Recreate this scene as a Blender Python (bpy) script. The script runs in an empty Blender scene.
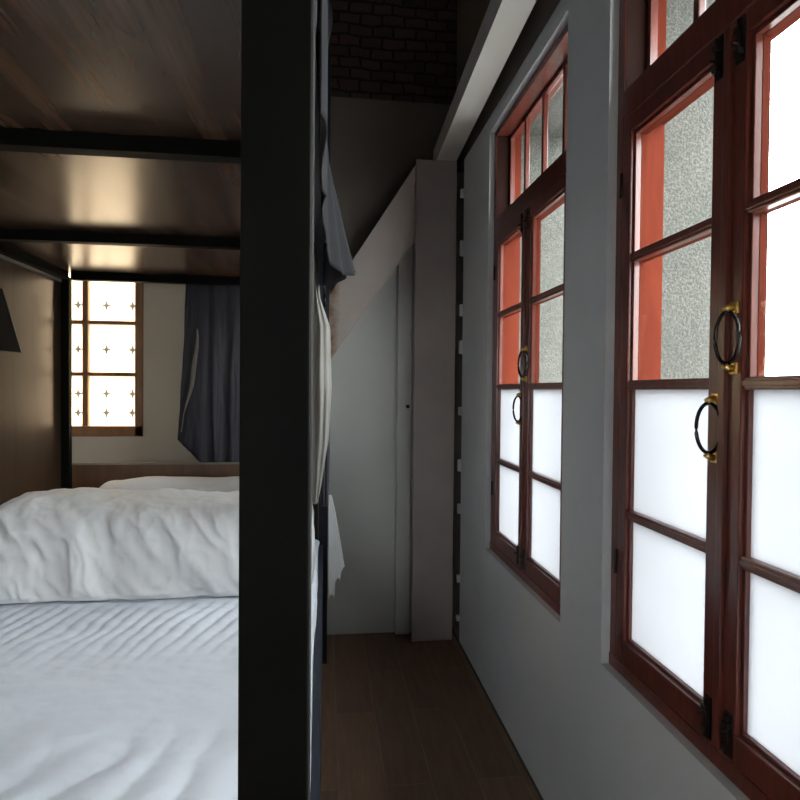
import bpy, bmesh, math, random
from mathutils import Vector, Matrix, noise
random.seed(7)
PI = math.pi
S = bpy.context.scene
C = S.collection

# ------------------------------------------------------------------ camera
EYE = Vector((0, 0, 1.5))
FPX, YAW, PIT, ROL = 600.0, math.radians(7.1), math.radians(-0.95), 0.009
fw = Vector((math.sin(YAW) * math.cos(PIT), math.cos(YAW) * math.cos(PIT), math.sin(PIT)))
rt = Vector((math.cos(YAW), -math.sin(YAW), 0)); up = rt.cross(fw)
r2 = rt * math.cos(ROL) + up * math.sin(ROL); u2 = up * math.cos(ROL) - rt * math.sin(ROL)
cd = bpy.data.cameras.new('camera'); cd.sensor_width = 36; cd.lens = 36 * FPX / 800; cd.clip_start = .02
cam = bpy.data.objects.new('camera', cd); C.objects.link(cam)
M3 = Matrix((r2, u2, -fw)).transposed()
cam.matrix_world = Matrix.Translation(EYE) @ M3.to_4x4()
S.camera = cam

# ------------------------------------------------------------------ light and exposure
W = bpy.data.worlds.new('world'); S.world = W; W.use_nodes = True
wn = W.node_tree.nodes; wl = W.node_tree.links
bg = wn['Background']
tc = wn.new('ShaderNodeTexCoord'); sx = wn.new('ShaderNodeSeparateXYZ'); rp = wn.new('ShaderNodeValToRGB')
wl.new(tc.outputs['Generated'], sx.inputs[0]); wl.new(sx.outputs['Z'], rp.inputs[0]); wl.new(rp.outputs[0], bg.inputs[0])
rp.color_ramp.elements[0].position = 0.0; rp.color_ramp.elements[0].color = (.55, .55, .54, 1)
rp.color_ramp.elements[1].position = .35; rp.color_ramp.elements[1].color = (.94, .965, 1.0, 1)
bg.inputs['Strength'].default_value = 8.8
S.view_settings.view_transform = 'Standard'; S.view_settings.look = 'None'
S.view_settings.gamma = 1; S.view_settings.use_curve_mapping = False
S.view_settings.exposure = 1.3
S.cycles.use_denoising = True
S.cycles.max_bounces = 10; S.cycles.diffuse_bounces = 6; S.cycles.glossy_bounces = 4
S.cycles.transmission_bounces = 6; S.cycles.transparent_max_bounces = 12
S.cycles.sample_clamp_indirect = 6

# ------------------------------------------------------------------ materials
MATS = {}
def mat(name, col, rough=.6, metal=0, spec=.5, coat=0):
    m = bpy.data.materials.new(name); m.use_nodes = True
    b = m.node_tree.nodes['Principled BSDF']
    b.inputs['Base Color'].default_value = (*col, 1); b.inputs['Roughness'].default_value = rough
    b.inputs['Metallic'].default_value = metal; b.inputs['Specular IOR Level'].default_value = spec
    b.inputs['Coat Weight'].default_value = coat; b.inputs['Coat Roughness'].default_value = .15
    MATS[name] = m; return m
def N(m, t, **kw):
    n = m.node_tree.nodes.new(t)
    for k, v in kw.items(): setattr(n, k, v)
    return n
def L(m, a, b): m.node_tree.links.new(a, b)
def coords(m, scale=(1, 1, 1), rot=(0, 0, 0)):
    t = N(m, 'ShaderNodeTexCoord'); mp = N(m, 'ShaderNodeMapping')
    mp.inputs['Scale'].default_value = scale; mp.inputs['Rotation'].default_value = rot
    L(m, t.outputs['Object'], mp.inputs['Vector']); return mp.outputs[0]
def ramp(m, fac, stops):
    r = N(m, 'ShaderNodeValToRGB'); e = r.color_ramp.elements
    while len(e) < len(stops): e.new(.5)
    for k, (p, c) in enumerate(stops): e[k].position = p; e[k].color = (*c, 1)
    L(m, fac, r.inputs[0]); return r.outputs[0]
def nz(m, vec, scale, detail=4, rough=.55, dist=0):
    n = N(m, 'ShaderNodeTexNoise'); n.inputs['Scale'].default_value = scale; n.inputs['Detail'].default_value = detail
    n.inputs['Roughness'].default_value = rough; n.inputs['Distortion'].default_value = dist
    L(m, vec, n.inputs['Vector']); return n.outputs['Fac']
def bump(m, h, strength, dist=.01):
    b = N(m, 'ShaderNodeBump'); b.inputs['Strength'].default_value = strength; b.inputs['Distance'].default_value = dist
    L(m, h, b.inputs['Height']); L(m, b.outputs[0], m.node_tree.nodes['Principled BSDF'].inputs['Normal'])
def base(m, c): L(m, c, m.node_tree.nodes['Principled BSDF'].inputs['Base Color'])
def mottled(name, c1, c2, scale, rough=.7, bs=.1, vec=(1, 1, 1), **kw):
    m = mat(name, c1, rough, **kw); v = coords(m, vec); f = nz(m, v, scale)
    base(m, ramp(m, f, [(.3, c1), (.7, c2)])); bump(m, nz(m, v, scale * 6), bs, .004); return m
def wood(name, stops, vec, scale=3, rough=.35, coat=0, bs=.15, dist=.6, **kw):
    m = mat(name, stops[0][1], rough, coat=coat, **kw); v = coords(m, vec)
    f = nz(m, v, scale, 6, .6, dist); base(m, ramp(m, f, stops)); bump(m, f, bs, .002); return m

m_wall = mottled('wall_paint', (.57, .585, .61), (.63, .645, .665), 2.2, .85, .12, spec=.15)
m_end = mottled('end_wall_paint', (.52, .54, .52), (.59, .60, .57), 1.6, .7, .1)
m_beige = mottled('beige_plaster', (.66, .59, .48), (.74, .66, .54), 1.6, .75, .1)
m_dkbrown = mottled('dark_brown_plaster', (.13, .108, .096), (.17, .142, .125), 1.8, .85, .12)  # darker brown than the paint below, on upper walls and slot
m_steel = mottled('painted_steel', (.34, .295, .28), (.41, .36, .34), 3, .5, .15)
m_beam = mottled('painted_beam', (.68, .65, .60), (.75, .72, .67), 3, .55, .12)
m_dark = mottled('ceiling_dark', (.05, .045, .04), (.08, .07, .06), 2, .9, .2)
m_red = wood('mahogany', [(.3, (.085, .018, .013)), (.55, (.145, .033, .022)), (.8, (.21, .052, .033))], (9, 9, 1.2), 5, .3, .35)
m_jamb_shade = mat('shaded_jamb_wood', (.020, .007, .005), .8, spec=.1)  # jamb wood darkened so the transom recess reads as unlit
m_orange = wood('weathered_red_paint', [(.3, (.105, .019, .010)), (.7, (.145, .029, .015))], (3, 3, 1), 4, .8, spec=.04)
m_brown = wood('brown_window_wood', [(.3, (.24, .105, .036)), (.7, (.38, .175, .066))], (8, 8, 1), 5, .4, .2)
m_deck = wood('varnished_board', [(.25, (.040, .020, .011)), (.48, (.062, .032, .019)), (.60, (.135, .078, .048)), (.75, (.070, .037, .023))], (7, .5, 1), 1.6, .27, .15, .03, .35)
m_panel = wood('wood_panel', [(.3, (.036, .020, .010)), (.55, (.062, .035, .018)), (.8, (.045, .025, .013))], (4, 5, .45), 2.2, .36, .3, .04, spec=.7)
m_black = mottled('black_steel', (.0035, .0035, .0033), (.006, .0055, .005), 6, .6, .1, spec=.06)
m_navy = mottled('navy_steel', (.010, .015, .026), (.016, .022, .036), 6, .45, .08)
m_brass = mat('brass', (.80, .56, .18), .28, 1)
m_iron = mat('dark_iron', (.035, .030, .025), .4, .7)
m_pull = mat('dark_pull', (.022, .022, .020), .22, .6, coat=.4)

def cloth_mat(name, c1, c2, rough=.85, sc=30, bs=.15):
    m = mat(name, c1, rough, spec=.1); v = coords(m); base(m, ramp(m, nz(m, v, 3), [(.3, c1), (.7, c2)]))
    bump(m, nz(m, v, sc, 5), bs, .004); m.node_tree.nodes['Principled BSDF'].inputs['Sheen Weight'].default_value = .06 if c1[0] > .5 else 0; return m
m_sheet = cloth_mat('white_sheet', (.76, .80, .88), (.80, .84, .91), .8, 45, .22)
m_duvet = cloth_mat('white_duvet', (.72, .73, .745), (.76, .765, .77), .8, 28, .35)
m_dgrey = cloth_mat('dark_grey_cloth', (.020, .020, .024), (.032, .031, .034))
m_lgrey = cloth_mat('light_grey_cloth', (.19, .18, .165), (.24, .23, .21))
m_mgrey = cloth_mat('slate_cloth', (.050, .050, .060), (.070, .068, .078))
m_towel = cloth_mat('white_towel', (.86, .89, .89), (.90, .92, .92), .9, 90, .3)

# floor boards
m_floor = mat('floor_boards', (.05, .03, .02), .5)
v = coords(m_floor, (1, 1, 1), (0, 0, PI / 2)); v.node.inputs['Location'].default_value = (0, .118, 0)
br = N(m_floor, 'ShaderNodeTexBrick'); br.offset = .43; br.squash = 1
for k, x in (('Scale', 1), ('Brick Width', .92), ('Row Height', .178), ('Mortar Size', .0022), ('Mortar Smooth', .1), ('Bias', 0)): br.inputs[k].default_value = x
br.inputs['Color1'].default_value = (.145, .084, .052, 1); br.inputs['Color2'].default_value = (.20, .122, .075, 1)
br.inputs['Mortar'].default_value = (.22, .16, .11, 1)
L(m_floor, v, br.inputs['Vector'])
g = nz(m_floor, coords(m_floor, (14, 1.4, 1)), 3, 6, .6, .5)
gr = ramp(m_floor, g, [(.25, (.68, .68, .68)), (.75, (1.2, 1.15, 1.1))])
mx = N(m_floor, 'ShaderNodeMix', data_type='RGBA', blend_type='MULTIPLY'); mx.inputs[0].default_value = 1
L(m_floor, br.outputs['Color'], mx.inputs[6]); L(m_floor, gr, mx.inputs[7]); base(m_floor, mx.outputs[2])
bump(m_floor, g, .1, .002)

# brickwork high on the end wall
m_brick = mat('old_brick', (.1, .06, .05), .9)
v = coords(m_brick, (1, 1, 1), (PI / 2, 0, 0))
dn = N(m_brick, 'ShaderNodeTexNoise'); dn.inputs['Scale'].default_value = 6; L(m_brick, v, dn.inputs['Vector'])
ad = N(m_brick, 'ShaderNodeMix', data_type='RGBA', blend_type='LINEAR_LIGHT'); ad.inputs[0].default_value = .025
L(m_brick, v, ad.inputs[6]); L(m_brick, dn.outputs['Color'], ad.inputs[7])
br = N(m_brick, 'ShaderNodeTexBrick')
for k, x in (('Scale', 1), ('Brick Width', .135), ('Row Height', .068), ('Mortar Size', .008), ('Mortar Smooth', .3)): br.inputs[k].default_value = x
br.inputs['Color1'].default_value = (.085, .052, .042, 1); br.inputs['Color2'].default_value = (.05, .034, .028, 1)
br.inputs['Mortar'].default_value = (.012, .010, .009, 1)
L(m_brick, ad.outputs[2], br.inputs['Vector']); base(m_brick, br.outputs['Color'])
iv = N(m_brick, 'ShaderNodeMath', operation='SUBTRACT'); iv.inputs[0].default_value = 1; L(m_brick, br.outputs['Fac'], iv.inputs[1])
bump(m_brick, iv.outputs[0], .9, .02)

# pebble-dash render outside
m_peb = mat('pebble_dash', (.35, .35, .33), .9)
v = coords(m_peb); f1 = nz(m_peb, v, 130, 3, .7); f2 = nz(m_peb, v, 5, 3)
pc = ramp(m_peb, f1, [(.36, (.052, .055, .048)), (.52, (.088, .090, .080)), (.68, (.135, .135, .122))])
pt = ramp(m_peb, f2, [(.3, (.85, .86, .84)), (.7, (1.05, 1.02, 1.0))])
mx = N(m_peb, 'ShaderNodeMix', data_type='RGBA', blend_type='MULTIPLY'); mx.inputs[0].default_value = 1
L(m_peb, pc, mx.inputs[6]); L(m_peb, pt, mx.inputs[7]); base(m_peb, mx.outputs[2]); bump(m_peb, f1, .6, .006)

# panes: clear glass and frosted glass
def glass_clear():
    m = mat('clear_glass', (1, 1, 1)); n = m.node_tree.nodes; n.remove(n['Principled BSDF'])
    t = N(m, 'ShaderNodeBsdfTransparent'); t.inputs[0].default_value = (.95, .97, .96, 1)
    g = N(m, 'ShaderNodeBsdfGlossy'); g.inputs['Roughness'].default_value = .02
    x = N(m, 'ShaderNodeMixShader'); x.inputs[0].default_value = .05
    L(m, t.outputs[0], x.inputs[1]); L(m, g.outputs[0], x.inputs[2]); L(m, x.outputs[0], n['Material Output'].inputs[0]); return m
def glass_frost(name, tcol, dcol, mixf=.2):
    m = mat(name, (1, 1, 1)); n = m.node_tree.nodes; n.remove(n['Principled BSDF'])
    v = coords(m); f = nz(m, v, 3, 2)
    t = N(m, 'ShaderNodeBsdfTranslucent'); d = N(m, 'ShaderNodeBsdfDiffuse'); d.inputs[0].default_value = (*dcol, 1)
    L(m, ramp(m, f, [(.3, tcol), (.7, tuple(min(1, c * 1.06) for c in tcol))]), t.inputs[0])
    x = N(m, 'ShaderNodeMixShader'); x.inputs[0].default_value = mixf
    L(m, t.outputs[0], x.inputs[1]); L(m, d.outputs[0], x.inputs[2]); L(m, x.outputs[0], n['Material Output'].inputs[0]); return m
m_glass = glass_clear()
m_frost = glass_frost('frosted_glass', (.39, .40, .41), (.6, .6, .6))
m_film = glass_frost('patterned_glass', (.72, .63, .50), (.6, .6, .6), .1)
m_cross = glass_frost('pattern_grey', (.070, .073, .078), (.4, .4, .4), .1)

# ------------------------------------------------------------------ mesh helpers
def tag(o, label=None, cat=None, group=None, kind=None):
    if label: o['label'] = label
    if cat: o['category'] = cat
    if group: o['group'] = group
    if kind: o['kind'] = kind
    return o
def empty(name, loc=(0, 0, 0)):
    o = bpy.data.objects.new(name, None); o.location = loc; C.objects.link(o); return o
def link(name, bm, m, parent=None, smooth=False):
    bmesh.ops.recalc_face_normals(bm, faces=bm.faces)
    me = bpy.data.meshes.new(name); bm.to_mesh(me); bm.free()
    for x in (m if isinstance(m, (list, tuple)) else [m]): me.materials.append(x)
    if smooth: me.shade_smooth()
    o = bpy.data.objects.new(name, me); C.objects.link(o)
    if parent:
        o.parent = parent; o.matrix_parent_inverse = Matrix.Translation(-Vector(parent.location))
    return o
def box(bm, x0, x1, y0, y1, z0, z1, bev=0, mi=0):
    vs = [bm.verts.new((x, y, z)) for x in (x0, x1) for y in (y0, y1) for z in (z0, z1)]
    fs = [bm.faces.new([vs[i] for i in q]) for q in ((0, 1, 3, 2), (4, 6, 7, 5), (0, 4, 5, 1), (2, 3, 7, 6), (0, 2, 6, 4), (1, 5, 7, 3))]
    for f in fs: f.material_index = mi
    if bev:
        es = list({e for f in fs for e in f.edges})
        bmesh.ops.bevel(bm, geom=es, offset=bev, segments=2, affect='EDGES', profile=.6)
    return vs
def boxes(name, lst, m, parent=None, bev=0):
    bm = bmesh.new()
    for b in lst: box(bm, *b, bev=bev)
    return link(name, bm, m, parent)
def prism(bm, prof, a, b, axis, offs=(0, 0)):
    """closed 2D profile (p,q) extruded along axis; offs shifts the far end"""
    def P(p, q, t):
        return {0: (t, p, q), 1: (p, t, q), 2: (p, q, t)}[axis]
    A = [bm.verts.new(P(p, q, a)) for p, q in prof]; B = [bm.verts.new(P(p + offs[0], q + offs[1], b)) for p, q in prof]
    n = len(prof); bm.faces.new(A); bm.faces.new(B[::-1])
    for i in range(n): bm.faces.new((A[i], A[(i + 1) % n], B[(i + 1) % n], B[i]))
def tube(bm, pts, r, seg=10, closed=False, rr=None):
    pts = [Vector(p) for p in pts]; n = len(pts); rings = []
    for i, p in enumerate(pts):
        if closed: t = pts[(i + 1) % n] - pts[i - 1]
        else: t = pts[min(i + 1, n - 1)] - pts[max(i - 1, 0)]
        t.normalize(); a = t.cross(Vector((0, 0, 1)))
        if a.length < .05: a = t.cross(Vector((0, 1, 0)))
        a.normalize(); b = t.cross(a); q = rr[i] if rr else r
        rings.append([bm.verts.new(p + (a * math.cos(k * 2 * PI / seg) + b * math.sin(k * 2 * PI / seg)) * q) for k in range(seg)])
    for i in range(n if closed else n - 1):
        A, B = rings[i], rings[(i + 1) % n]
        for k in range(seg): bm.faces.new((A[k], A[(k + 1) % seg], B[(k + 1) % seg], B[k]))
    if not closed: bm.faces.new(rings[0][::-1]); bm.faces.new(rings[-1])
def fb(x, y, z, s, o=4): return noise.fractal(Vector((x, y, z)) * s, 1.0, 2.0, o)

# ------------------------------------------------------------------ setting
XW, XO = .80, 1.24              # inner and outer face of the window wall
YE = 3.68                       # end wall
ZS, ZH = .71, 2.78              # window sill and head
OPEN = [(.675, 1.645), (1.95, 2.92), (-.60, .37), (-1.875, -.905)]  # last two openings are unseen, added to let in more daylight
ZC = 4.3
tag(boxes('floor', [(-2.6, XO, -2.6, YE, -.12, 0)], m_floor), kind='structure')
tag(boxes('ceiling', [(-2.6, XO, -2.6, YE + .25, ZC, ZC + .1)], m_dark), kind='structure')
def pierced(name, x0, x1, m, y0, y1):
    ops = sorted(OPEN); bm = bmesh.new()
    box(bm, x0, x1, y0, y1, -.12 if x0 < 1 else -.6, ZS); box(bm, x0, x1, y0, y1, ZH, ZC if x0 > .9 else 2.855)
    y = y0
    for a, b in ops + [(y1, y1)]:
        if a > y: box(bm, x0, x1, y, a, ZS, ZH)
        y = b
    return tag(link(name, bm, m), kind='structure')
pierced('wall_right', XW, .952, m_wall, -2.6, 3.47)
tag(boxes('wall_right_slot', [(.85, .952, 3.47, YE + .2, -.12, 2.855)], m_dkbrown), kind='structure')
tag(boxes('wall_right_upper', [(XW, .952, -2.6, YE + .2, 2.855, ZC)], MATS['dark_brown_plaster']), kind='structure')  # dark colour stands in for shadow in the gap beside the beam
pierced('wall_right_outside', .952, XO, m_peb, -2.6, YE + .2)
# end wall with the opening of the patterned window
wx0, wx1, wz0, wz1 = -2.05, -1.06, 1.215, 2.62
ZB = 3.27
tag(boxes('wall_end_right', [(-.42, .96, YE, YE + .2, -.1, ZB)], m_dkbrown), kind='structure')
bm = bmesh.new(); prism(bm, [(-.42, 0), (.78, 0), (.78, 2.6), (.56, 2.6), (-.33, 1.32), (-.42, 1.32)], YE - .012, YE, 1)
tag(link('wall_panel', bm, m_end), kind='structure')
tag(boxes('wall_end', [(-2.6, wx0, YE, YE + .2, -.1, ZB), (wx1, -.42, YE, YE + .2, -.1, ZB),
                       (wx0, wx1, YE, YE + .2, -.1, wz0), (wx0, wx1, YE, YE + .2, wz1, ZB)], m_beige), kind='structure')
tag(boxes('wall_end_brickwork', [(-2.6, XW, YE + .035, YE + .2, ZB, ZC)], m_brick), kind='structure')
tag(boxes('wall_left', [(-2.7, -2.6, -2.6, YE + .2, -.1, ZC)], m_end), kind='structure')
tag(boxes('wall_back', [(-2.7, -1.9, -2.75, -2.6, -.1, ZC), (.5, XO, -2.75, -2.6, -.1, ZC), (-1.9, -1.75, -2.75, -2.6, -.1, ZC), (-.65, .5, -2.75, -2.6, -.1, ZC), (-1.75, -.65, -2.75, -2.6, -.1, 1.0), (-1.75, -.65, -2.75, -2.6, 2.1, ZC)], m_end), kind='structure')
tag(boxes('ground', [(-14, 22, -16, 26, -.75, -.6)], mottled('yard', (.20, .20, .19), (.26, .26, .25), 1)), kind='structure')

bwn = boxes('window_6', [(-1.75, -1.70, -2.70, -2.62, 1, 2.1), (-.70, -.65, -2.70, -2.62, 1, 2.1), (-1.75, -.65, -2.70, -2.62, 1, 1.05), (-1.75, -.65, -2.70, -2.62, 2.05, 2.1), (-1.22, -1.18, -2.70, -2.62, 1, 2.1)], m_red, bev=.003); tag(bwn, kind='structure')  # unseen window added behind the camera to bring in daylight
boxes('glass_pane', [(-1.74, -.66, -2.662, -2.658, 1.01, 2.09)], m_glass, bwn)
# ------------------------------------------------------------------ windows of the long wall
def stile_profile_boxes(bm, x0, x1, y0, y1, z0, z1, bev=.004): box(bm, x0, x1, y0, y1, z0, z1, bev)
MUN = [1.87, 1.52, 1.16]        # glazing bars of the casements
def frame_window(idx, y0, y1, detail=True):
    root = empty('window_%d' % idx, (XW, (y0 + y1) / 2, ZS)); tag(root, kind='structure')
    FX0, FX1 = .826, .952; fwid = .036
    bm = bmesh.new()
    for a, b in ((y0, y0 + fwid), (y1 - fwid, y1)):
        box(bm, FX0, FX0 + .05, a, b, ZS, ZH, .003); 
    box(bm, FX0 - .001, FX1, y0, y1, ZH - .028, ZH, .003)
    box(bm, FX0 - .003, FX1, y0, y1, ZS, ZS + .036, .004)
    box(bm, FX0, FX1 - .01, y0 + .03, y1 - .03, 2.265, 2.345, .004)
    link('window_frame', bm, m_red, root)
    bm = bmesh.new()      # outward half of the jambs, sun-bleached red
    for a, b in ((y0, y0 + fwid - .004), (y1 - fwid + .004, y1)):
        box(bm, FX0 + .05, FX1, a, b, ZS + .036, 2.27); box(bm, .914, FX1, a, b, 2.27, ZH - .028)
    box(bm, FX0 + .05, FX1 + .001, y0 + .02, y1 - .02, 2.262, 2.344)
    link('outer_jamb', bm, m_orange, root)
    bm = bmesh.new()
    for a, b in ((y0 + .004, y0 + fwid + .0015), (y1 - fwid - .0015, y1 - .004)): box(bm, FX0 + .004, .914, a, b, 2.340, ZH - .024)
    link('transom_jamb', bm, m_jamb_shade, root)
    # transom lights
    a, b = y0 + fwid, y1 - fwid
    bm = bmesh.new(); tx0, tx1 = .893, .914
    box(bm, tx0, tx1, a, b, 2.345, 2.375, .003); box(bm, tx0, tx1, a, b, ZH - .043, ZH - .028, .003)
    box(bm, tx0, tx1, a, a + .018, 2.37, ZH - .04); box(bm, tx0, tx1, b - .018, b, 2.37, ZH - .04)
    for k in (1, 2, 3):
        c = a + (b - a) * k / 4; box(bm, tx0, tx1, c - .011, c + .011, 2.37, ZH - .04, .003)
    tr = link('transom_light', bm, m_red, root)
    g = boxes('glass_pane', [(.903, .907, a + .004, b - .004, 2.352, ZH - .05)], m_glass, tr)
    # two casements
    mid = (y0 + y1) / 2; z0, z1 = ZS + .036, 2.265
    for side in (0, 1):        # 0 nearer (-Y), 1 farther (+Y)
        ca, cb = (a, mid - .001) if side == 0 else (mid + .001, b)
        sx0, sx1 = .826, .868
        bm = bmesh.new()
        w_out, w_in = .043, .052
        la, lb = (w_out, w_in) if side == 0 else (w_in, w_out)
        ga, gb = ca + la, cb - lb; gz0, gz1 = z0 + .062, z1 - .050
        box(bm, sx0, sx1, ca, ga, z0, z1, .004); box(bm, sx0, sx1, gb, cb, z0, z1, .004)
        box(bm, sx0, sx1, ga - .003, gb + .003, z0, gz0, .004); box(bm, sx0, sx1, ga - .003, gb + .003, gz1, z1, .004)
        # ovolo bead round the glazing
        for q in ((ga, ga + .009), (gb - .009, gb)): box(bm, sx0 + .010, sx1, *q, gz0, gz1, .002)
        box(bm, sx0 + .010, sx1, ga, gb, gz0, gz0 + .009, .002); box(bm, sx0 + .010, sx1, ga, gb, gz1 - .009, gz1, .002)
        for z in MUN:
            box(bm, sx0 + .005, sx1, ga, gb, z - .013, z + .013, .003); box(bm, sx0 + .001, sx0 + .008, ga, gb, z - .006, z + .006, .002)
        if side == 0:       # cover bead over the meeting joint
            box(bm, sx0 - .010, sx0 + .002, cb - .014, cb + .008, z0 + .01, z1 - .01, .003)
        s = link('casement', bm, m_red, root)
        bm = bmesh.new(); ox0, ox1 = .8525, .869
        box(bm, ox0, ox1, ca + .002, ga + .0015, z0 + .004, z1 - .004); box(bm, ox0, ox1, gb - .0015, cb - .002, z0 + .004, z1 - .004)
        box(bm, ox0, ox1, ga, gb, z0 + .004, gz0 + .010); box(bm, ox0, ox1, ga, gb, gz1 - .010, z1 - .004)
        box(bm, ox0, ox1, ga, ga + .010, gz0, gz1); box(bm, ox0, ox1, gb - .010, gb, gz0, gz1)
        for z in MUN: box(bm, ox0, ox1, ga, gb, z - .0135, z + .0135)
        link('outer_facing', bm, m_orange, s)
        zs = [gz0] + MUN[::-1] + [gz1]
        for k in range(4):
            fro = k < 2
            boxes('frosted_pane' if fro else 'glass_pane',
                  [(.846, .850, ga - .002, gb + .002, zs[k] - (.0 if k else .002), zs[k + 1] + .002)], m_frost if fro else m_glass, s)
        # oval pull with brass mounts
        hc = cb - .028 if side == 0 else ca + .024
        hz = 1.612 if side == 0 else 1.425
        bm = bmesh.new(); pts = []
        for q in range(28):
            t = q / 28 * 2 * PI; wv = (.025 if side == 0 else .028) * math.cos(t); zv = .053 * math.sin(t)
            pts.append((sx0 - .016 - wv * .42, hc + wv * .90, hz + zv))
        tube(bm, pts, .0042, 8, True)
        ring = link('pull_ring', bm, m_pull, s, True)
        for sg in (1, -1):
            bm = bmesh.new(); zc = hz + sg * .062
            box(bm, sx0 - .004, sx0 + .001, hc - .012, hc + .012, zc - .012, zc + .012, .0015)
            tube(bm, [(sx0 - .002, hc, zc), (sx0 - .014, hc, zc), (sx0 - .021, hc, zc - sg * .006)], .006, 10, rr=[.0085, .006, .0075])
            mt = link('brass_mount', bm, m_brass, s, True)
        # butt hinges on the outer stile
        hy = ca if side == 0 else cb
        for z in (1.02, 2.08):
            bm = bmesh.new(); tube(bm, [(sx0 - .004, hy, z - .035), (sx0 - .004, hy, z - .033), (sx0 - .004, hy, z + .033), (sx0 - .004, hy, z + .035)], .005, 8, rr=[.003, .005, .005, .003])
            link('hinge', bm, m_iron, s, True)
        # tower bolts top and bottom by the meeting joint
        by = cb - .034 if side == 0 else ca + .030
        for z, sg in ((z0 + .055, 1), (z1 - .055, -1)):
            if side == 1 and sg == 1: by += .002
            bm = bmesh.new(); box(bm, sx0 - .003, sx0 + .001, by - .012, by + .012, z - .045, z + .045, .001)
            tube(bm, [(sx0 - .007, by, z - .040), (sx0 - .007, by, z + .040)], .0045, 8)
            for q in (-.025, .02): box(bm, sx0 - .013, sx0 - .001, by - .009, by + .009, z + q - .006, z + q + .006, .001)
            tube(bm, [(sx0 - .007, by, z + sg * .008), (sx0 - .022, by, z + sg * .008)], .004, 8)
            link('tower_bolt', bm, m_iron, s)
    return root
for i, (a, b) in enumerate(OPEN[:3]): frame_window(i + 1, a, b)
frame_window(4, *OPEN[3])

# ------------------------------------------------------------------ patterned window in the end wall
def end_window():
    root = empty('window_5', ((wx0 + wx1) / 2, YE, wz0)); tag(root, kind='structure')
    y0, y1 = YE - .012, YE + .06
    bm = bmesh.new(); f = .045
    box(bm, wx0, wx0 + f, y0, y1, wz0, wz1, .004); box(bm, wx1 - f, wx1, y0, y1, wz0, wz1, .004)
    box(bm, wx0, wx1, y0, y1, wz0, wz0 + .06, .004); box(bm, wx0, wx1, y0, y1, wz1 - .05, wz1, .004)
    zt = [1.577, 1.878, 2.18]
    xm = [-1.385, -1.70]
    for z in zt: box(bm, wx0 + f, wx1 - f, y0 + .02, y1 - .01, z - .011, z + .011, .003)
    for x in xm: box(bm, x - .016, x + .016, y0 + .015, y1 - .01, wz0 + .05, wz1 - .04, .003)
    fr = link('window_frame', bm, m_brown, root)
    xs = [wx0 + f] + xm[::-1] + [wx1 - f]; zs = [wz0 + .06] + zt + [wz1 - .05]
    for i in range(3):
        for j in range(4):
            bm = bmesh.new(); py = YE + .030
            box(bm, xs[i] - .002, xs[i + 1] + .002, py, py + .003, zs[j] - .002, zs[j + 1] + .002)
            zc = {0: [1.351, 1.463], 1: [1.722], 2: [1.980], 3: [2.27, 2.42]}[j]
            for cx in ([-1.129, -1.275] if i == 2 else [-1.432, -1.578] if i == 1 else [-1.76, -1.90]):
                for cz in zc:
                    w_, h_ = .034, .009
                    star = [(-w_, 0), (-h_, h_ * .8), (0, w_), (h_, h_ * .8), (w_, 0), (h_, -h_ * .8), (0, -w_), (-h_, -h_ * .8)]
                    fc = bm.faces.new([bm.verts.new((cx + a_, py - .0012, cz + b_)) for a_, b_ in star]); fc.material_index = 1
            link('patterned_pane', bm, [m_film, m_cross], fr)
end_window()

# ------------------------------------------------------------------ painted steel frame
def h_section(bm, p0, p1, width, depth, yfront, tf=.014, tw=.012):
    """member in the XZ plane, flanges facing -Y/+Y; p0,p1 = (x,z) of centre line"""
    a = Vector((p0[0], 0, p0[1])); b = Vector((p1[0], 0, p1[1])); t = (b - a).normalized(); n = Vector((-t.z, 0, t.x))
    def slab(w, y0, y1):
        vs = []
        for P in (a, b):
            for s in (-1, 1):
                for y in (y0, y1): vs.append(bm.verts.new(P + n * s * w / 2 + Vector((0, y, 0))))
        for q in ((0, 1, 3, 2), (4, 6, 7, 5), (0, 4, 5, 1), (2, 3, 7, 6), (0, 2, 6, 4), (1, 5, 7, 3)): bm.faces.new([vs[i] for i in q])
    slab(width, yfront, yfront + tf); slab(tw, yfront + tf, yfront + depth - tf); slab(width, yfront + depth - tf, yfront + depth)
YF = 3.52
col = empty('steel_column', (.645, YF, 0)); tag(col, 'pale painted steel column in the corner between the end wall and the long window wall', 'column')
bm = bmesh.new(); h_section(bm, (.645, 0), (.645, 2.86), .244, .145, YF); link('shaft', bm, m_steel, col)
bm = bmesh.new()
wp = [(.522 + random.uniform(-.002, .002), YF - .003, z) for z in [2.37 + k * .03 for k in range(16)]]
tube(bm, wp, .006, 6, rr=[random.uniform(.004, .009) for _ in wp]); link('weld_bead', bm, m_steel, col, True)
bm = bmesh.new()
tube(bm, [(.524, YF - .001, .0), (.524, YF - .001, 2.37)], .0045, 6); link('edge_rib', bm, m_steel, col)
brc = empty('steel_brace', (-.32, YF, 1.3)); tag(brc, 'pale painted diagonal steel brace slanting from the corner column down behind the bunk', 'brace')
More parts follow.
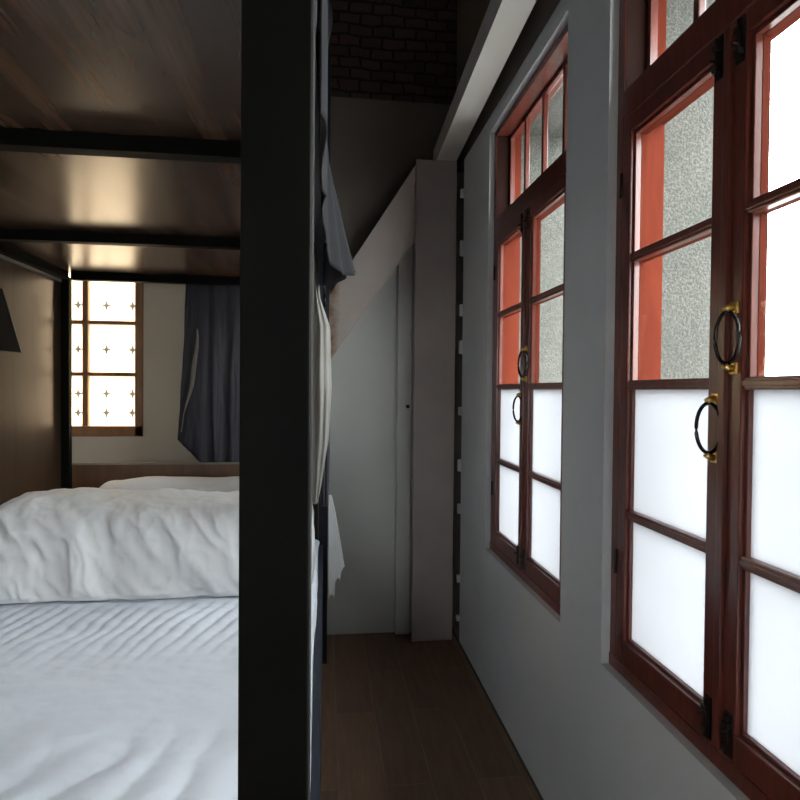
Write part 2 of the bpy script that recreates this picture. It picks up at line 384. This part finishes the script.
# front flange as the photo's wedge: follows measured edges
bm = bmesh.new()
def quadslab(pts, y0, y1):
    A = [bm.verts.new((x, y0, z)) for x, z in pts]; B = [bm.verts.new((x, y1, z)) for x, z in pts]
    bm.faces.new(A); bm.faces.new(B[::-1])
    for i in range(4): bm.faces.new((A[i], A[(i + 1) % 4], B[(i + 1) % 4], B[i]))
q = [(.519, 2.826), (.519, 2.385), (-.33, 1.16), (-.33, 1.50)]
quadslab(q, YF, YF + .014); quadslab(q, YF + .132, YF + .146)
quadslab([(.519, 2.612), (.519, 2.598), (-.33, 1.325), (-.33, 1.34)], YF + .014, YF + .132)
quadslab([(.519, 2.393), (.519, 2.380), (-.33, 1.155), (-.33, 1.168)], YF - .003, YF)
m_brace = mottled('brace_paint', (.42, .365, .335), (.50, .44, .40), 3, .55, .15)
# rust stain near the lower end of the brace
vv = coords(m_brace); sp = N(m_brace, 'ShaderNodeSeparateXYZ'); L(m_brace, vv, sp.inputs[0])
mr = N(m_brace, 'ShaderNodeMapRange'); mr.inputs[1].default_value = .14; mr.inputs[2].default_value = .02; L(m_brace, sp.outputs[0], mr.inputs[0])
nn = nz(m_brace, vv, 12, 4); ml = N(m_brace, 'ShaderNodeMath', operation='MULTIPLY'); L(m_brace, mr.outputs[0], ml.inputs[0]); L(m_brace, nn, ml.inputs[1])
bs_ = m_brace.node_tree.nodes['Principled BSDF']; old = bs_.inputs['Base Color'].links[0].from_socket
mxb = N(m_brace, 'ShaderNodeMix', data_type='RGBA'); L(m_brace, ramp(m_brace, ml.outputs[0], [(.25, (0, 0, 0)), (.55, (1, 1, 1))]), mxb.inputs[0])
L(m_brace, old, mxb.inputs[6]); mxb.inputs[7].default_value = (.20, .10, .035, 1); L(m_brace, mxb.outputs[2], bs_.inputs['Base Color'])
link('brace_member', bm, m_brace, brc)
bm = bmesh.new(); h_section(bm, (-.385, 0), (-.385, 2.0), .1, .13, YF + .01)
tag(link('steel_post', bm, m_steel), 'pale painted steel post behind the bunk carrying the foot of the diagonal brace', 'post')
# beam along the window wall
bm = bmesh.new()
prism(bm, [(.648, 2.862), (.767, 2.862), (.767, 2.972), (.648, 2.972)], YE - .02, -2.55, 1, (-.175, 0))
tag(link('ceiling_beam', bm, m_beam), 'pale boxed beam running high along the window wall to the corner column', 'beam')
# boxed conduit between panel and column
cb_ = boxes('trim_1', [(.435, .522, YE - .05, YE, 0, 2.30)], m_end, bev=.004); tag(cb_, kind='structure')
bm = bmesh.new(); tube(bm, [(.50, YE - .050, 1.40), (.50, YE - .056, 1.40)], .012, 12); link('screw_cap', bm, m_iron, cb_)
# plaster crumbling in the slit next to the column
bm = bmesh.new()
for k in range(9):
    z = .12 + k * .31 + random.uniform(-.08, .08)
    box(bm, .782, .852, 3.468, 3.50, z, z + random.uniform(.03, .10), .008)
tag(link('trim_2', bm, m_wall), kind='structure')
# dark strip painted in as the shadow line at the window wall's foot
tag(boxes('shadow_line_right', [(XW - .006, XW, -2.6, YE, 0, .012)], m_dark), kind='structure')

# ------------------------------------------------------------------ bunk bed
BX0, BX1 = -1.36, -.02
BY1 = 3.35
bed = empty('bunk_bed', (-.7, 2.0, 0)); tag(bed, 'black steel bunk bed with varnished board deck and wooden side panel', 'bunk bed')
boxes('post', [(-.111, -.021, .80, .89, 0, 3.30)], m_black, bed, bev=.0025)
boxes('post', [(-.032, .018, 3.28, 3.33, 0, 3.75)], m_navy, bed, bev=.002)
boxes('post', [(BX0 + .0, BX0 + .04, BY1 - .05, BY1 - .01, 0, 2.07)], m_black, bed, bev=.002)
boxes('post', [(BX0 - .05, BX0 + .04, .80, .89, 0, 3.30)], m_black, bed, bev=.002)
boxes('deck_board', [(BX0, BX1 - .026, .89, BY1, 2.10, 2.118)], m_deck, bed)
for y in (1.50, 2.455, 3.32):
    boxes('cross_beam', [(BX0 + .04, BX1 - .02, y, y + .045, 2.06, 2.10)], m_black, bed, bev=.002)
boxes('cross_beam', [(BX0 + .04, -.111, .81, .88, 2.06, 2.13)], m_black, bed, bev=.002)
boxes('side_rail', [(BX0, BX0 + .04, .89, BY1 - .05, 2.055, 2.10)], m_black, bed, bev=.002)
boxes('side_rail', [(BX1 - .024, BX1 + .003, .89, 3.28, 2.06, 2.15)], m_navy, bed, bev=.002)
sp_ = boxes('side_panel', [(BX0 - .02, BX0, .89, BY1, .30, 2.10)], m_panel, bed)
boxes('panel_batten', [(BX0, BX0 + .006, .89, BY1 - .05, 2.040, 2.055)], m_lgrey, bed)
boxes('headboard', [(BX0 + .0, -.035, BY1 - .01, BY1 + .012, .35, 1.09)], wood('headboard_wood', [(.3, (.085, .038, .015)), (.7, (.14, .065, .028))], (9, 4, .6), 2.5, .5), bed, bev=.002)
boxes('head_trim', [(BX0 + .0, -.035, BY1 - .014, BY1 + .014, 1.09, 1.098)], m_lgrey, bed)
boxes('bed_base', [(BX0, BX1 - .025, .90, BY1 - .02, .36, .44)], m_panel, bed)
boxes('side_board', [(BX1 - .008, BX1 + .014, .89, 3.28, .10, .655)], m_navy, bed, bev=.003)
for x in (BX0 + .06, -.7): boxes('foot', [(x, x + .05, .95, 1.0, 0, .36)], m_black, bed)
boxes('curtain_rod', [(-.034, -.018, .89, 3.28, 3.02, 3.036)], m_black, bed, bev=.002)
boxes('edge_highlight', [(-.0212, -.0185, .884, .898, .05, 3.28)], m_lgrey, bed)  # pale strip added to draw the highlight on the post's corner
# small bracket on the side panel
bk = empty('wall_bracket', (BX0, 2.72, 1.66)); tag(bk, 'small black wedge-shaped fitting with a pale rim on the wooden side panel', 'fitting')
bm = bmesh.new(); prism(bm, [(2.60, 1.91), (2.71, 1.91), (2.866, 1.654), (2.60, 1.65)], BX0 + .001, BX0 + .012, 0)
link('body', bm, mat('matte_black', (.006, .006, .006), .8, spec=.1), bk)
bm = bmesh.new(); prism(bm, [(2.71, 1.91), (2.717, 1.912), (2.873, 1.654), (2.866, 1.652)], BX0 + .001, BX0 + .014, 0)
link('rim', bm, m_lgrey, bk)

# ------------------------------------------------------------------ mattress with fitted sheet
def grid(nx, ny, fn):
    bm = bmesh.new(); V = [[bm.verts.new(fn(i / nx, j / ny)) for j in range(ny + 1)] for i in range(nx + 1)]
    for i in range(nx):
        for j in range(ny): bm.faces.new((V[i][j], V[i + 1][j], V[i + 1][j + 1], V[i][j + 1]))
    return bm, V
def rg(s, t, k, q, o=3): return abs(noise.fractal(Vector((s * k, t * q, 3.7)), .9, 2.1, o))
def sheet_z(x, y):
    w = 0
    k = max(0, 1 - abs(y - 2.15) / .42)                         # ridges pulled under the duvet
    d = x * .97 - y * .25; t = x * .25 + y * .97
    w += .0095 * k * (abs(math.sin(d * 60 + 2.2 * fb(x, y, 3, 2.2))) ** .8 - .6) * (.6 + 1.2 * rg(d, t, 2, 2, 2))
    w -= .010 * k * rg(x * .5 + y * .8, x * .8 - y * .5, 5, 1.5) * max(0, min(1, (-.75 - x) / .3))
    k2 = max(0, 1 - abs(y - 1.2) / .35)
    w += .010 * k2 * abs(math.sin((x * .95 - y * .3) * 28 + 2.5 * fb(x, y, 1, 2)))
    w += .006 * fb(x, y * 2.2, 0, 2.6) + .003 * fb(x * 2, y * 3, 5, 6)
    return w
mx0, mx1, my0, my1, mz = BX0 + .012, -.032, .93, 3.265, .70
def mat_top(u, v):
    """wrap: u across incl. sides, v along"""
    e = .05
    per = u * 1.0
    if per < .12: t = per / .12; x = mx0; z = .445 + t * (mz - e - .445)
    elif per > .88: t = (1 - per) / .12; x = mx1; z = .445 + t * (mz - e - .445)
    else:
        t = (per - .12) / .76; x = mx0 + t * (mx1 - mx0); z = mz
        dx = min(x - mx0, mx1 - x)
        if dx < e: z = mz - e + math.sqrt(max(0, e * e - (e - dx) ** 2))
    y = my0 + v * (my1 - my0)
    dy = min(y - my0, my1 - y)
    if dy < e: z = min(z, mz - e + math.sqrt(max(0, e * e - (e - dy) ** 2)))
    if z > mz - e * .6: z += sheet_z(x, y) * min(1, min(x - mx0, mx1 - x) / .03 + .2)
    if per > .86 and z > .665: x += .012 + .005 * fb(0, y, z, 3) + .003 * math.sin(y * 6)
    return (x, y, z)
bm, V = grid(240, 320, mat_top)
# close the ends and the underside
for row in (0, 320):
    loop = [V[i][row] for i in range(241)]
    bm.faces.new(loop if row else loop[::-1])
bm.faces.new([V[0][j] for j in range(321)] + [V[240][j] for j in range(320, -1, -1)])
o = link('mattress', bm, m_sheet, None, True)
tag(o, 'wide mattress in a wrinkled white fitted sheet on the lower bunk', 'mattress')

# ------------------------------------------------------------------ folded duvet and pillow
def puff(name, x0, x1, y0, y1, z0, z1, m, fnx, e=2.6, nx=110, ny=110):
    """closed rounded-box from a superellipse section swept along X; fnx(P, u, th) displaces"""
    bm = bmesh.new(); rings = []
    cy, cz = (y0 + y1) / 2, (z0 + z1) / 2
    for i in range(nx + 1):
        u = i / nx; x = x0 + u * (x1 - x0)
        dd = min(u, 1 - u) * (x1 - x0); k = min(1, (1 - (1 - min(1, dd / .12)) ** 2.2) ** .5 + .001)
        ring = []
        for j in range(ny):
            th = j / ny * 2 * PI; c, s = math.cos(th), math.sin(th)
            ry = abs(c) ** (2 / e) * math.copysign(1, c); rz = abs(s) ** (2 / e) * math.copysign(1, s)
            P = Vector((x, cy + ry * (y1 - y0) / 2 * (.75 + .25 * k), cz + rz * (z1 - z0) / 2 * k if rz > 0 else cz + rz * (z1 - z0) / 2 * (.55 + .45 * k)))
            ring.append(bm.verts.new(fnx(P, u, th)))
        rings.append(ring)
    for i in range(nx):
        for j in range(ny): bm.faces.new((rings[i][j], rings[i][(j + 1) % ny], rings[i + 1][(j + 1) % ny], rings[i + 1][j]))
    bm.faces.new(rings[0]); bm.faces.new(rings[-1][::-1])
    return link(name, bm, m, None, True)
def duvet_fn(P, u, th):
    x, y, z = P
    front = max(0, min(1, (2.62 - y) / .2)) * (1 if z > .72 else .3)
    s, t = (x * .72 + z * .70), (x * .70 - z * .72)
    f = 1.5 * rg(s + .12 * fb(x, z, 2, 3), t, 4.2, 1.1, 3) + .40 * rg(s, t + .1 * fb(x, z, 5, 4), 11, 2.6, 2)
    y += front * (.042 * (f - .4) + .012 * fb(x, z, 7, 2.4))
    h = max(0, (z - .75) / .3)
    y += .085 * h ** 1.5 * max(0, min(1, (2.85 - y) / .4))                   # front leans back
    z += h * (.016 * fb(x, y, 1, 2.6) + .012 * fb(x, y, 9, 6) + .012 * math.sin(x * 4.2 + .8) + (.016 if x > -1.15 else .016 - .10 * (-1.15 - x)))
    return (x, y, max(z, .707))
o = puff('duvet', BX0 + .008, -.045, 2.33, 2.97, .60, 1.035, m_duvet, duvet_fn, 3.2, 240, 220)
tag(o, 'thick folded white duvet lying across the wrinkled sheet', 'duvet')
def pil_fn(P, u, th):
    x, y, z = P; h = max(0, (z - .75) / .3)
    y += .05 * h
    z += h * (.010 * fb(x, y, 4, 4) - .03 * (abs(u - .5) * 2) ** 3)
    return (x, y, max(z, .707))
o = puff('pillow', -1.17, -.055, 2.985, 3.26, .66, 1.045, m_duvet, pil_fn, 2.3, 80, 80)
tag(o, 'plump white pillow against the headboard behind the folded duvet', 'pillow')

# ------------------------------------------------------------------ curtains
def curtain(name, path, ztop, zbot, m, label, pleat=.012, freq=24, thick=.003, flare=None, nz_=50):
    """cloth hung along path [(x,y)], pleated sideways"""
    P = [Vector((*p, 0)) for p in path]
    seg = [(P[i + 1] - P[i]).length for i in range(len(P) - 1)]; tot = sum(seg)
    def at(s):
        d = s * tot
        for i, l in enumerate(seg):
            if d <= l + 1e-9 or i == len(seg) - 1:
                t = d / l; q = P[i].lerp(P[i + 1], t); dr = (P[i + 1] - P[i]).normalized(); return q, Vector((-dr.y, dr.x, 0))
            d -= l
    n = max(60, int(tot * freq * 5)); n = min(n, 260)
    def f(u, v):
        q, nr = at(u); z = ztop + v * ((zbot(u) if callable(zbot) else zbot) - ztop)
        a = pleat * (.5 + .5 * v) * math.sin(u * tot * freq * 2 + 1.2 * fb(u * 3, v, 0, 1.5) * 2)
        p = q + nr * a; p.z = z
        if flare: p = flare(p, u, v)
        return p
    bm, V = grid(n, nz_, f)
    o = link(name, bm, m, None, True)
    md = o.modifiers.new('thickness', 'SOLIDIFY'); md.thickness = thick; md.offset = 0
    return o
# upper-bunk curtain along the aisle side; its gathered hem swings out into the aisle
def fl1(p, u, v):
    y = p.y
    k = math.exp(-((y - 2.06) / .17) ** 2); h = max(0, (v - .62) / .38)
    p.x += k * .098 * h ** 1.15
    p.x += (.004 + .010 * h) * math.sin(y * 70) * k * (1 if v > .62 else 0) * h ** .5
    p.y += .012 * h * k * math.sin(v * 9)
    k3 = math.exp(-((y - 2.45) / .07) ** 2); t = max(0, min(1, (.15 - v) / .1))
    p.x += k3 * .026 * t
    return p
o = curtain('bunk_curtain', [(-.006, .95), (-.006, 3.22)], 3.018, lambda u: 1.885 + .02 * math.sin(u * 40) + .10 * abs(u - .48), m_dgrey, '', .005, 15, .003, fl1, 70)
tag(o, 'dark grey bunk curtain hanging along the aisle with its frilled hem swinging outward', 'curtain')
# lower-bunk curtain bundled near the middle of the bed side
def bundle(name, cx, cy, stations, m, lobes=9, amp=.22):
    bm = bmesh.new(); rings = []; n = 72
    for (z, rx, ry, ox, oy) in stations:
        ring = []
        for k in range(n):
            t = k / n * 2 * PI; q = 1 + amp * math.sin(t * lobes + z * 2) + .06 * fb(math.cos(t), math.sin(t), z, 3)
            ring.append(bm.verts.new((cx + ox + rx * q * math.cos(t), cy + oy + ry * q * math.sin(t), z)))
        rings.append(ring)
    for a, b in zip(rings, rings[1:]):
        for k in range(n): bm.faces.new((a[k], a[(k + 1) % n], b[(k + 1) % n], b[k]))
    bm.faces.new(rings[0]); bm.faces.new(rings[-1][::-1]); return link(name, bm, m, None, True)
def interp(keys, n=40):
    out = []
    for i in range(n + 1):
        z = keys[0][0] + (keys[-1][0] - keys[0][0]) * i / n
        for a, b in zip(keys, keys[1:]):
            if (a[0] >= z >= b[0]): t = (a[0] - z) / (a[0] - b[0]); t = t * t * (3 - 2 * t); out.append(tuple(a[q] + (b[q] - a[q]) * t for q in range(5))); break
    return out
o = bundle('tied_curtain', -.012, 2.45, interp([(2.045, .010, .14, -.036, 0), (1.86, .014, .13, -.024, 0), (1.75, .036, .12, -.008, 0), (1.5, .042, .11, -.008, 0), (1.3, .038, .09, -.012, 0), (1.12, .022, .06, -.022, 0), (1.04, .010, .03, -.026, 0)]), m_lgrey, 9, .07)
tag(o, 'light grey curtain gathered into a tapering bundle at the side of the lower bunk', 'curtain')
o = bundle('tied_curtain', .0, 2.98, interp([(2.045, .010, .10, -.048, 0), (1.85, .012, .10, -.035, 0), (1.6, .02, .10, 0, 0), (1.2, .022, .09, .0, 0), (1.0, .018, .08, .0, 0), (.93, .015, .06, 0, 0)]), m_mgrey, 7, .16)
tag(o, 'darker grey curtain bundle hanging behind the light grey one at the rear bed post', 'curtain')
# curtain beside the patterned window
def fl2(p, u, v):
    k = max(0, 1 - u * 3.0); p.x -= k * .052 * v ** 1.6
    p.z = p.z + k * max(0, v - .5) * .30
    return p
o = curtain('window_curtain', [(-.775, 3.50), (-.47, 3.50)], 2.42, 1.06, m_mgrey, '', .016, 34, .003, fl2)
tag(o, 'slate grey curtain hanging beside the patterned window at the bed head', 'curtain')
def lin(u, v):
    zt, zb = 1.83, 1.255; z = zt + v * (zb - zt); xl = -.715 - .085 * v ** 1.3; wd = .004 + .022 * math.sin(PI * min(1, v * 1.15 + .05)) ** 1
    return (xl + u * wd + .003 * math.sin(v * 14), 3.466 - .012 * math.sin(u * PI), z)
bm, V = grid(10, 40, lin); o2 = link('lit_edge', bm, m_lgrey, o, True)  # paler cloth stands in for the curtain edge lit by the window
tag(boxes('curtain_rail', [(-1.9, -.43, 3.49, 3.51, 2.42, 2.435)], m_black), 'thin black curtain rail in front of the patterned window', 'curtain rail')

# ------------------------------------------------------------------ towel on the rear post
def tow(u, v):
    top = .022 + .014 * u; wdt = .012 + .078 * v ** .85
    x = .022 + u * wdt
    y = 3.235 + .11 * u * (.2 + v) - .005 * math.sin(u * PI * 5 + .6) * (.3 + v)
    low = .355 if u < .4 else (.43 if u < .75 else .475)
    low += .03 * abs(math.sin(u * PI * 2.5 + .4))
    z = .93 + v * (low - .93); return (x, y, z)
bm, V = grid(60, 40, tow); o = link('hand_towel', bm, m_towel, None, True)
md = o.modifiers.new('thickness', 'SOLIDIFY'); md.thickness = .006; md.offset = 0
tag(o, 'white towel hanging in pointed folds beside the rear bed post', 'towel')
